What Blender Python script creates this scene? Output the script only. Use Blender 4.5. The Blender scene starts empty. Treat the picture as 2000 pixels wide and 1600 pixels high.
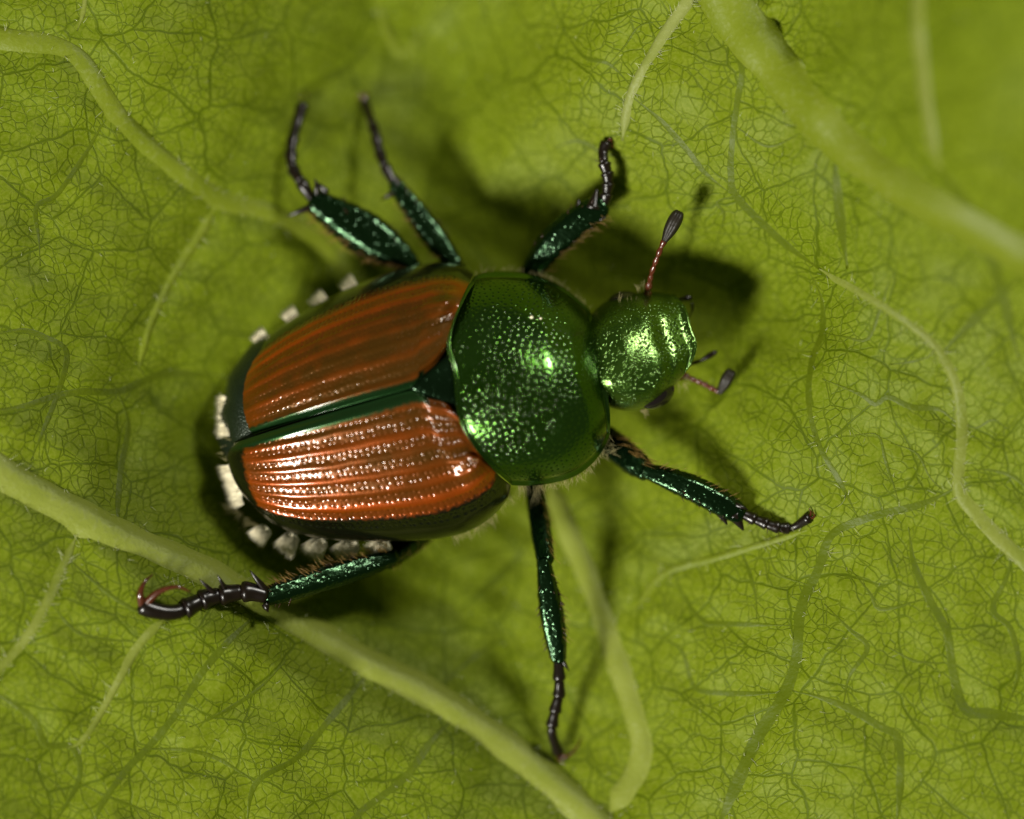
import bpy, math
import numpy as np
from mathutils import Vector

# ---------------------------------------------------------------- units
S = 0.001          # everything below is written in millimetres, built in metres
D = 130.0          # camera height above the focus plane (z = 0), mm
PPM = 90.0         # photo pixels per mm at the focus plane
rng = np.random.default_rng(7)
scene = bpy.context.scene

# ---------------------------------------------------------------- camera
cam_d = bpy.data.cameras.new('camera')
cam = bpy.data.objects.new('camera', cam_d)
scene.collection.objects.link(cam)
cam.location = (0, 0, D * S)
cam.rotation_euler = (0, 0, 0)
cam_d.sensor_width = 36.0
cam_d.lens = 36.0 * D / (2000.0 / PPM)
cam_d.clip_start = 0.01
cam_d.clip_end = 10.0
cam_d.dof.use_dof = True
cam_d.dof.focus_distance = (D + 0.6) * S
cam_d.dof.aperture_fstop = 22.0
scene.camera = cam

# ---------------------------------------------------------------- world + twin macro flash
world = bpy.data.worlds.new('World')
scene.world = world
world.use_nodes = True
world.node_tree.nodes['Background'].inputs[0].default_value = (0.75, 1.0, 0.40, 1)
world.node_tree.nodes['Background'].inputs[1].default_value = 0.085


def flash(name, direction, dist, w, h, power, col):
    d = bpy.data.lights.new(name, 'AREA')
    d.shape = 'RECTANGLE'
    d.size = w * S
    d.size_y = h * S
    d.energy = power
    d.color = col
    o = bpy.data.objects.new(name, d)
    scene.collection.objects.link(o)
    v = Vector(direction).normalized()
    o.location = v * dist * S
    o.rotation_euler = v.to_track_quat('Z', 'Y').to_euler()
    return o


flash('flash_lamp', (-0.62, -0.62, 0.72), 240, 38, 56, 1.04, (1.0, 0.97, 0.88))
flash('flash_lamp', (0.52, 0.72, 0.76), 64, 8, 13, 0.029, (1.0, 0.97, 0.88))

scene.view_settings.view_transform = 'Standard'
scene.view_settings.look = 'None'
scene.view_settings.exposure = 0.0
scene.view_settings.gamma = 1.0
scene.view_settings.use_curve_mapping = False
scene.render.engine = 'CYCLES'

# ---------------------------------------------------------------- helpers
def P(px, py, z=0.0):
    k = (D - z) / D
    return np.array([(px - 1000.0) / PPM * k, (800.0 - py) / PPM * k, z])


def PA(a):
    return np.array([P(*q) for q in a])


def cr(pts, n):
    """Catmull-Rom through pts, resampled to n points evenly by arc length"""
    p = np.asarray(pts, float)
    if len(p) == 2:
        t = np.linspace(0, 1, n)[:, None]
        return p[0] * (1 - t) + p[1] * t
    q = np.vstack([2 * p[0] - p[1], p, 2 * p[-1] - p[-2]])
    out = []
    for i in range(1, len(q) - 2):
        t = np.linspace(0, 1, 24, endpoint=False)[:, None]
        a, b, c, d = q[i - 1], q[i], q[i + 1], q[i + 2]
        out.append(0.5 * ((2 * b) + (-a + c) * t + (2 * a - 5 * b + 4 * c - d) * t ** 2 + (-a + 3 * b - 3 * c + d) * t ** 3))
    out.append(p[-1:])
    c = np.vstack(out)
    return at_arc(c, np.linspace(0, 1, n))


def at_arc(c, ts):
    d = np.r_[0, np.cumsum(np.linalg.norm(np.diff(c, axis=0), axis=1))]
    d = d / d[-1]
    return np.stack([np.interp(ts, d, c[:, k]) for k in range(c.shape[1])], 1)


class MB:
    """collects verts and faces (mm, world) for one mesh"""
    def __init__(self):
        self.v, self.f, self.n = [], [], 0

    def add(self, v, f):
        v = np.asarray(v, float)
        self.v.append(v)
        self.f += [tuple(int(i) + self.n for i in q) for q in f]
        self.n += len(v)
        return self

    def verts(self):
        return np.vstack(self.v)


ORG = {}


def link(o, parent):
    scene.collection.objects.link(o)
    if parent is not None:
        o.parent = parent
        ORG[o.name] = ORG[parent.name]


def root(name, org, label, cat, group=None):
    o = bpy.data.objects.new(name, None)
    o.empty_display_size = 0.001
    scene.collection.objects.link(o)
    o.location = Vector(org) * S
    ORG[o.name] = np.array(org, float)
    o['label'] = label
    o['category'] = cat
    if group:
        o['group'] = group
    return o


def build(name, verts, faces, mat, parent, attrs=None, smooth=True, stuff=False, label=None):
    v = (np.asarray(verts, float) - (ORG[parent.name] if parent is not None else 0)) * S
    me = bpy.data.meshes.new(name)
    if isinstance(faces, np.ndarray):
        nf = len(faces)
        k = faces.shape[1]
        me.vertices.add(len(v))
        me.vertices.foreach_set('co', v.astype(np.float32).ravel())
        me.loops.add(nf * k)
        me.loops.foreach_set('vertex_index', faces.astype(np.int32).ravel())
        me.polygons.add(nf)
        me.polygons.foreach_set('loop_start', np.arange(0, nf * k, k, dtype=np.int32))
        me.update(calc_edges=True)
    else:
        me.from_pydata(v.tolist(), [], faces)
    me.polygons.foreach_set('use_smooth', [smooth] * len(me.polygons))
    me.validate()
    me.update()
    for a, val in (attrs or {}).items():
        at = me.attributes.new(a, 'FLOAT', 'POINT')
        at.data.foreach_set('value', np.asarray(val, np.float32).ravel())
    me.materials.append(mat)
    o = bpy.data.objects.new(name, me)
    link(o, parent)
    if stuff:
        o['kind'] = 'stuff'
    if label:
        o['label'] = label
    return o


def grid_faces(n, m, flip=False):
    i, j = np.meshgrid(np.arange(n - 1), np.arange(m - 1), indexing='ij')
    a = (i * m + j).ravel()
    f = np.stack([a, a + 1, a + m + 1, a + m], 1)
    return f[:, ::-1].copy() if flip else f


def coons(I, O, F, R, s, t):
    """I,O: curves along s; F,R: curves along t; returns (len(s),len(t),k)"""
    Is, Os, Ft, Rt = at_arc(I, s), at_arc(O, s), at_arc(F, t), at_arc(R, t)
    s_, t_ = s[:, None, None], t[None, :, None]
    return ((1 - t_) * Is[:, None] + t_ * Os[:, None] + (1 - s_) * Ft[None] + s_ * Rt[None]
            - ((1 - s_) * (1 - t_) * Is[0] + (1 - s_) * t_ * Os[0] + s_ * (1 - t_) * Is[-1] + s_ * t_ * Os[-1]))


def px2mm(xy, z):
    k = (D - z) / D
    return np.stack([(xy[..., 0] - 1000) / PPM * k, (800 - xy[..., 1]) / PPM * k, z], -1)


def normals(g):
    du = np.gradient(g, axis=0)
    dv = np.gradient(g, axis=1)
    nn = np.cross(du, dv)
    nn /= np.linalg.norm(nn, axis=2, keepdims=True) + 1e-12
    if nn[..., 2].mean() < 0:
        nn = -nn
    return nn


def shell(name, g, mat, parent, attrs, depth=0.3, inset=0.06):
    """closed solid from a surface grid: top, skirt, flat underside"""
    n, m, _ = g.shape
    v = g.reshape(-1, 3)
    fl = np.cross(g[1, 0] - g[0, 0], g[0, 1] - g[0, 0])
    nn = np.cross(np.gradient(g, axis=0), np.gradient(g, axis=1))[..., 2].mean()
    f = grid_faces(n, m, flip=nn > 0)
    idx = np.arange(n * m).reshape(n, m)
    ring = np.r_[idx[0, :], idx[1:, -1], idx[-1, -2::-1], idx[-2:0:-1, 0]]
    c = v[ring].mean(0)
    low = v[ring] + (c - v[ring]) * inset
    low[:, 2] = v[ring][:, 2] - depth
    cen = low.mean(0)[None]
    k = len(ring)
    base = n * m
    r2 = np.arange(k) + base
    nx = np.roll(np.arange(k), -1)
    sk = np.stack([ring, ring[nx], r2[nx], r2], 1)
    cap = np.stack([r2, r2[nx], np.full(k, base + k), np.full(k, base + k)], 1)
    allv = np.vstack([v, low, cen])
    at = {}
    for a, val in attrs.items():
        val = np.asarray(val).ravel()
        at[a] = np.r_[val, val[ring], [val[ring].mean()]]
    faces = [tuple(q) for q in np.vstack([f, sk]).tolist()] + [tuple(q[:3]) for q in cap.tolist()]
    return build(name, allv, faces, mat, parent, at)


def frames(path, up):
    T = np.gradient(path, axis=0)
    T /= np.linalg.norm(T, axis=1, keepdims=True) + 1e-12
    up = np.broadcast_to(np.asarray(up, float), T.shape)
    side = np.cross(up, T)
    side /= np.linalg.norm(side, axis=1, keepdims=True) + 1e-9
    N = np.cross(T, side)
    return T, side, N


def sweep(path, hw, ht, up=(0, 0, 1), m=14, e=1.0, ridge=0.0):
    """tube with half width hw (sideways) and half thickness ht (along up)"""
    path = np.asarray(path, float)
    n = len(path)
    hw = np.broadcast_to(hw, n)
    ht = np.broadcast_to(ht, n)
    T, side, N = frames(path, up)
    a = np.linspace(0, 2 * np.pi, m, endpoint=False)
    ca = np.sign(np.cos(a)) * np.abs(np.cos(a)) ** e
    sa = np.sign(np.sin(a)) * np.abs(np.sin(a)) ** e
    if ridge:
        rg = 1 + ridge * np.cos(5 * a + 0.6)[None] * np.ones((n, 1)) + ridge * 0.5 * rng.normal(0, 1, (n, m))
    else:
        rg = np.ones((n, m))
    v = path[:, None] + side[:, None] * (hw[:, None] * ca * rg)[..., None] + N[:, None] * (ht[:, None] * sa * rg)[..., None]
    v = v.reshape(-1, 3)
    f = []
    for i in range(n - 1):
        for j in range(m):
            j2 = (j + 1) % m
            f.append((i * m + j, i * m + j2, (i + 1) * m + j2, (i + 1) * m + j))
    v = np.vstack([v, path[0], path[-1]])
    b = n * m
    for j in range(m):
        j2 = (j + 1) % m
        f.append((b, j2, j))
        f.append((b + 1, (n - 1) * m + j, (n - 1) * m + j2))
    return v, f


def hair(mb, base, d, length, r, bend=(0, 0, 0), seg=3):
    d = np.asarray(d, float)
    d = d / (np.linalg.norm(d) + 1e-9)
    t = np.linspace(0, 1, seg + 1)[:, None]
    path = np.asarray(base) + d * length * t + np.asarray(bend) * length * t ** 2
    up = np.array([0.31, 0.27, 0.9]) if abs(d[2]) < 0.9 else np.array([1, 0.2, 0])
    T, side, N = frames(path, up)
    v, f = [], []
    for i in range(seg):
        rr = r * (1 - t[i, 0] * 0.75)
        for a in (0, 2.094, 4.189):
            v.append(path[i] + (side[i] * math.cos(a) + N[i] * math.sin(a)) * rr)
    v.append(path[-1])
    for i in range(seg - 1):
        for j in range(3):
            j2 = (j + 1) % 3
            f.append((i * 3 + j, i * 3 + j2, i * 3 + 3 + j2, i * 3 + 3 + j))
    k = (seg - 1) * 3
    for j in range(3):
        f.append((k + j, k + (j + 1) % 3, seg * 3))
    f.append((2, 1, 0))
    mb.add(v, f)


# ---------------------------------------------------------------- materials
class NT:
    def __init__(self, name):
        self.m = bpy.data.materials.new(name)
        self.m.use_nodes = True
        self.t = self.m.node_tree
        self.b = self.t.nodes['Principled BSDF']

    def n(self, typ, **kw):
        o = self.t.nodes.new(typ)
        for k, v in kw.items():
            if k.startswith('i_'):
                key = k[2:]
                key = int(key) if key.isdigit() else key
                o.inputs[key].default_value = v
            else:
                setattr(o, k, v)
        return o

    def l(self, a, b):
        self.t.links.new(a, b)

    def set(self, **kw):
        for k, v in kw.items():
            self.b.inputs[k.replace('_', ' ')].default_value = v
        return self

    def math(self, op, a, b=None, clamp=False):
        o = self.n('ShaderNodeMath', operation=op, use_clamp=clamp)
        for i, x in enumerate((a, b)):
            if x is None:
                continue
            if isinstance(x, (int, float)):
                o.inputs[i].default_value = x
            else:
                self.l(x, o.inputs[i])
        return o.outputs[0]

    def mix(self, fac, a, b):
        o = self.n('ShaderNodeMix', data_type='RGBA')
        for s, x in ((o.inputs[0], fac), (o.inputs[6], a), (o.inputs[7], b)):
            if isinstance(x, (int, float)):
                s.default_value = x
            elif isinstance(x, tuple):
                s.default_value = (*x, 1) if len(x) == 3 else x
            else:
                self.l(x, s)
        return o.outputs[2]

    def smooth(self, x, lo, hi):
        o = self.n('ShaderNodeMapRange', interpolation_type='SMOOTHSTEP')
        o.inputs[1].default_value = lo
        o.inputs[2].default_value = hi
        self.l(x, o.inputs[0])
        return o.outputs[0]

    def attr(self, name):
        return self.n('ShaderNodeAttribute', attribute_name=name).outputs['Fac']

    def coords(self, scale=1000.0):
        tc = self.n('ShaderNodeTexCoord')
        mp = self.n('ShaderNodeMapping')
        mp.inputs['Scale'].default_value = (scale,) * 3
        self.l(tc.outputs['Object'], mp.inputs[0])
        return mp.outputs[0]

    def noise(self, vec, scale, detail=3, rough=0.5):
        o = self.n('ShaderNodeTexNoise', i_Scale=scale, i_Detail=detail, i_Roughness=rough)
        self.l(vec, o.inputs['Vector'])
        return o

    def bump(self, h, dist, strength=1.0):
        o = self.n('ShaderNodeBump')
        o.inputs['Distance'].default_value = dist * S
        o.inputs['Strength'].default_value = strength
        self.l(h, o.inputs['Height'])
        self.l(o.outputs[0], self.b.inputs['Normal'])
        return o


def mat_simple(name, col, rough, metallic=0.0, coat=0.0, coat_rough=0.1, spec=0.5, var=0.25, nscale=6.0, bump=0.0, bscale=20.0):
    t = NT(name)
    c = t.coords()
    nz = t.noise(c, nscale, 4)
    dark = tuple(x * (1 - var) for x in col)
    lite = tuple(min(1, x * (1 + var)) for x in col)
    t.l(t.mix(nz.outputs[0], dark, lite), t.b.inputs['Base Color'])
    t.set(Roughness=rough, Metallic=metallic, Coat_Weight=coat, Coat_Roughness=coat_rough)
    t.b.inputs['Specular IOR Level'].default_value = spec
    if bump:
        bz = t.noise(c, bscale, 3)
        t.bump(bz.outputs[0], bump)
    return t.m


def mat_elytron():
    t = NT('elytron_brown')
    c = t.coords()
    dark = t.attr('rim')
    fur = t.attr('furrow')
    nz = t.noise(c, 2.2, 4)
    nf = t.noise(c, 9, 3)
    tn = t.math('ADD', t.attr('tone'), t.math('MULTIPLY', t.math('SUBTRACT', nz.outputs[0], 0.5), 0.9), True)
    brown = t.mix(tn, (0.066, 0.026, 0.0020), (0.260, 0.044, 0.0018))
    brown = t.mix(t.math('MULTIPLY', fur, 0.55), brown, (0.055, 0.024, 0.0025))
    d2 = t.math('ADD', dark, t.math('MULTIPLY', t.math('SUBTRACT', nf.outputs[0], 0.5), 0.6))
    dk = t.smooth(d2, 0.30, 0.75)
    green = t.mix(t.attr('suture'), (0.008, 0.010, 0.005), (0.012, 0.052, 0.016))
    t.l(t.mix(dk, brown, green), t.b.inputs['Base Color'])
    t.l(t.math('ADD', t.math('MULTIPLY', dk, 0.30), 0.40), t.b.inputs['Metallic'])
    t.set(Roughness=0.34, Coat_Weight=1.0, Coat_Roughness=0.15)
    t.b.inputs['Specular IOR Level'].default_value = 0.15
    t.b.inputs['Coat Tint'].default_value = (1.0, 0.93, 0.74, 1)
    t.bump(t.noise(c, 28, 3).outputs[0], 0.006)
    return t.m


def mat_green(name, col, col2, rough, pits=None, coat=0.3, tint=(1, 1, 1, 1)):
    t = NT(name)
    c = t.coords()
    nz = t.noise(c, 1.6, 4)
    t.l(t.mix(nz.outputs[0], col, col2), t.b.inputs['Base Color'])
    t.set(Metallic=0.92, Roughness=rough, Coat_Weight=coat, Coat_Roughness=0.16)
    t.b.inputs['Coat Tint'].default_value = tint
    t.b.inputs['Coat IOR'].default_value = 1.75
    if pits:
        vo = t.n('ShaderNodeTexVoronoi', i_Scale=pits[0])
        t.l(c, vo.inputs['Vector'])
        h = t.smooth(vo.outputs['Distance'], 0.0, 0.45)
        nb = t.noise(c, pits[0] * 1.7, 3)
        h = t.math('ADD', h, t.math('MULTIPLY', nb.outputs[0], pits[2]))
        bm_ = t.bump(h, pits[1])
        t.l(bm_.outputs[0], t.b.inputs['Coat Normal'])
    else:
        t.bump(t.noise(c, 22, 3).outputs[0], 0.006)
    return t.m


def mat_leaf():
    t = NT('leaf_blade')
    c = t.coords()
    w = t.noise(c, 0.55, 3)
    w2 = t.noise(c, 3.2, 2)

    def warp(vec, nz, amt):
        sub = t.n('ShaderNodeVectorMath', operation='SUBTRACT')
        t.l(nz.outputs['Color'], sub.inputs[0])
        sub.inputs[1].default_value = (0.5, 0.5, 0.5)
        sc = t.n('ShaderNodeVectorMath', operation='SCALE')
        t.l(sub.outputs[0], sc.inputs[0])
        sc.inputs['Scale'].default_value = amt
        ad = t.n('ShaderNodeVectorMath', operation='ADD')
        t.l(vec, ad.inputs[0])
        t.l(sc.outputs[0], ad.inputs[1])
        return ad.outputs[0]
    wc = warp(warp(c, w, 0.8), w2, 0.10)
    flat = t.n('ShaderNodeVectorMath', operation='MULTIPLY')
    t.l(wc, flat.inputs[0])
    flat.inputs[1].default_value = (1, 1, 0)
    wc = flat.outputs[0]

    def net(scale, lo, hi):
        v = t.n('ShaderNodeTexVoronoi', feature='DISTANCE_TO_EDGE', voronoi_dimensions='2D', i_Scale=scale)
        t.l(wc, v.inputs['Vector'])
        inv = t.math('SUBTRACT', 1.0, t.smooth(v.outputs[0], lo, hi))
        return inv, v.outputs[0]
    a, da = net(0.62, 0.006, 0.024)
    b, db = net(1.75, 0.008, 0.042)
    e, de = net(4.6, 0.012, 0.10)
    # veinlets fade in and out
    fade = t.smooth(t.noise(c, 0.9, 2).outputs[0], 0.33, 0.6)
    fe = t.smooth(t.noise(c, 1.6, 2).outputs[0], 0.22, 0.58)
    line = t.math('MAXIMUM', t.math('MULTIPLY', a, 0.95),
                  t.math('MAXIMUM', t.math('MULTIPLY', t.math('MULTIPLY', b, 0.85), t.math('ADD', t.math('MULTIPLY', fade, 0.6), 0.4)),
                         t.math('MULTIPLY', t.math('MULTIPLY', e, 0.85), fe)))
    big = t.noise(c, 0.18, 3)
    fine = t.noise(c, 12.0, 3, 0.65)
    lam = t.mix(big.outputs[0], (0.088, 0.130, 0.0016), (0.128, 0.164, 0.0045))
    lam = t.mix(t.math('MULTIPLY', t.smooth(fine.outputs[0], 0.38, 0.68), 0.45), lam, (0.190, 0.220, 0.026))
    col = t.mix(t.math('MULTIPLY', line, 0.86), lam, (0.050, 0.075, 0.001))
    t.l(col, t.b.inputs['Base Color'])
    t.set(Roughness=0.52)
    t.b.inputs['Specular IOR Level'].default_value = 0.09
    h = t.math('ADD', t.math('MULTIPLY', line, -0.8), t.math('MULTIPLY', fine.outputs[0], 0.7))
    t.bump(h, 0.016, 0.8)
    return t.m


def mat_vein(name, c1, c2, speck=(0.24, 0.26, 0.10)):
    t = NT(name)
    c = t.coords()
    nz = t.noise(c, 1.3, 4)
    fz = t.noise(c, 9, 3)
    col = t.mix(nz.outputs[0], c1, c2)
    col = t.mix(t.math('MULTIPLY', t.smooth(fz.outputs[0], 0.5, 0.8), 0.3), col, speck)
    t.l(col, t.b.inputs['Base Color'])
    t.set(Roughness=0.5)
    t.b.inputs['Specular IOR Level'].default_value = 0.18
    t.bump(fz.outputs[0], 0.02)
    return t.m


M = {}
M['elytron'] = mat_elytron()
M['pronotum'] = mat_green('pronotum_green', (0.024, 0.086, 0.004), (0.040, 0.118, 0.006), 0.13, coat=0.55, tint=(1.0, 0.95, 0.6, 1))
M['head'] = mat_green('head_green', (0.040, 0.115, 0.010), (0.085, 0.185, 0.020), 0.25, pits=(13.0, 0.021, 0.5), coat=0.6, tint=(1.0, 0.9, 0.45, 1))
M['scutellum'] = mat_green('scutellum_green', (0.006, 0.020, 0.008), (0.010, 0.034, 0.012), 0.24, pits=(9.0, 0.008, 0.3), coat=0.2)
M['leg'] = mat_green('leg_green', (0.005, 0.020, 0.006), (0.013, 0.050, 0.014), 0.20, pits=(9.0, 0.010, 0.8), coat=0.2)
M['belly'] = mat_simple('belly_black_green', (0.012, 0.020, 0.010), 0.35, metallic=0.5, coat=0.3, bump=0.02)
M['tarsus'] = mat_simple('tarsus_dark_brown', (0.0065, 0.0035, 0.0025), 0.28, coat=0.0, spec=0.4, var=0.4)
M['claw'] = mat_simple('claw_red_brown', (0.060, 0.014, 0.006), 0.22, coat=0.5, var=0.5)
M['antenna'] = mat_simple('antenna_red_brown', (0.075, 0.015, 0.007), 0.26, coat=0.3, var=0.4, nscale=12)
M['club'] = mat_simple('club_dark_brown', (0.013, 0.010, 0.006), 0.45, spec=0.3, var=0.3, bump=0.01)
M['eye'] = mat_simple('eye_purple_brown', (0.007, 0.004, 0.005), 0.15, coat=0.6, coat_rough=0.06, var=0.2)
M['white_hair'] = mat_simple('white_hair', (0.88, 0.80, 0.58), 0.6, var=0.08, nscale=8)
M['pale_hair'] = mat_simple('pale_hair', (0.42, 0.36, 0.16), 0.5, var=0.3)
M['gold_hair'] = mat_simple('golden_hair', (0.26, 0.145, 0.035), 0.4, var=0.4)
M['dark_hair'] = mat_simple('dark_spine', (0.040, 0.014, 0.007), 0.3, var=0.4)
M['leaf'] = mat_leaf()
M['vein_pale'] = mat_vein('vein_pale', (0.110, 0.146, 0.004), (0.142, 0.172, 0.012))
M['vein_rib'] = mat_vein('vein_rib', (0.150, 0.185, 0.014), (0.200, 0.225, 0.042))
M['vein_felt'] = mat_vein('vein_felt', (0.14, 0.17, 0.02), (0.21, 0.23, 0.07), (0.30, 0.32, 0.16))
M['vein_dark'] = mat_vein('vein_dark', (0.058, 0.084, 0.001), (0.082, 0.108, 0.002), (0.11, 0.135, 0.006))
M['vein_white'] = mat_vein('vein_whitish', (0.110, 0.144, 0.005), (0.180, 0.200, 0.040))
M['leaf_hair'] = mat_simple('leaf_hair', (0.40, 0.42, 0.22), 0.6, var=0.2)

# ---------------------------------------------------------------- leaf surface
CTRL = [  # photo px, px, height above the focus plane (mm)
    (0, 0, -0.8), (60, 200, -0.6), (0, 500, -0.3), (0, 800, 0.1), (100, 1000, 0.0), (0, 1200, 0.5), (100, 1550, 0.4),
    (250, 1100, 0.0), (250, 650, -1.6), (120, 700, -0.6), (300, 300, -1.5), (500, 400, -2.8), (380, 880, -2.5), (330, 1000, -1.3),
    (500, 650, -3.2), (450, 100, -1.9), (300, 20, -0.9), (700, 80, -3.9), (880, 40, -4.6), (700, 300, -4.0), (850, 150, -4.4), (1000, 100, -3.2), (1000, 300, -3.0),
    (1150, 150, -1.2), (1200, 270, -1.5), (1280, 80, -0.5), (1340, 250, -0.4), (1450, 300, -0.2), (1440, 120, 0.0), (1600, 420, 0.1),
    (1560, 60, 0.2), (1700, 250, 2.0), (1650, 100, 1.9), (1900, 100, 6.0), (2000, 300, 5.6), (1850, 300, 4.4), (1950, 520, 2.6), (1750, 420, 1.5),
    (1640, 560, -0.1), (1560, 600, -1.9), (1480, 580, -3.0), (1350, 450, -1.9), (1250, 430, -2.6), (1450, 700, -2.3), (1600, 720, -0.9),
    (1700, 800, -0.2), (1850, 800, 0.1), (1980, 900, 0.3), (1500, 900, -1.2), (1600, 1000, -0.9), (1350, 850, -2.3), (1250, 1000, -2.8),
    (1400, 1150, -1.7), (1550, 1250, -0.6), (1750, 1200, 0.0), (1900, 1450, 0.2), (1600, 1500, -0.2), (1400, 1450, -1.2), (1250, 1250, -2.3),
    (1100, 1150, -3.1), (1100, 1450, -2.6), (1000, 1350, -2.8), (1000, 1580, -1.8), (850, 1450, -1.5), (800, 1250, -2.9), (650, 1180, -2.6),
    (600, 1330, -1.0), (500, 1240, -0.7), (400, 1180, -0.3), (300, 1350, 0.0), (500, 1550, -0.5), (700, 1550, -1.1),
    (500, 1120, -1.7), (600, 880, -3.9), (800, 700, -4.2), (1000, 800, -4.2), (950, 1050, -3.6), (1200, 700, -3.8), (1000, 500, -4.0), (850, 430, -4.1),
    (1200, 1580, -1.9), (2100, 1700, 0.3), (-150, 1700, 1.2), (-150, -100, -1.2), (2150, -100, 8.5), (1000, -150, -2.2), (1000, 1750, -1.4), (-200, 800, 0.0), (2200, 800, 0.8),
]
C_ = np.array(CTRL, float)
CX = np.stack([(C_[:, 0] - 1000) / PPM, (800 - C_[:, 1]) / PPM], 1)
CZ = C_[:, 2]


def tps(r):
    return np.where(r > 1e-9, r * r * np.log(r + 1e-12), 0.0)


n_ = len(CX)
K_ = tps(np.linalg.norm(CX[:, None] - CX[None], axis=2)) + np.eye(n_) * 0.35
Pm = np.c_[np.ones(n_), CX]
A_ = np.block([[K_, Pm], [Pm.T, np.zeros((3, 3))]])
W_ = np.linalg.solve(A_, np.r_[CZ, 0, 0, 0])


def leaf_raw(x, y):
    q = np.stack([np.ravel(x), np.ravel(y)], 1)
    out = np.empty(len(q))
    for i in range(0, len(q), 20000):
        r = np.linalg.norm(q[i:i + 20000, None] - CX[None], axis=2)
        out[i:i + 20000] = tps(r) @ W_[:n_] + W_[n_] + q[i:i + 20000] @ W_[n_ + 1:]
    return out.reshape(np.shape(x))


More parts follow.
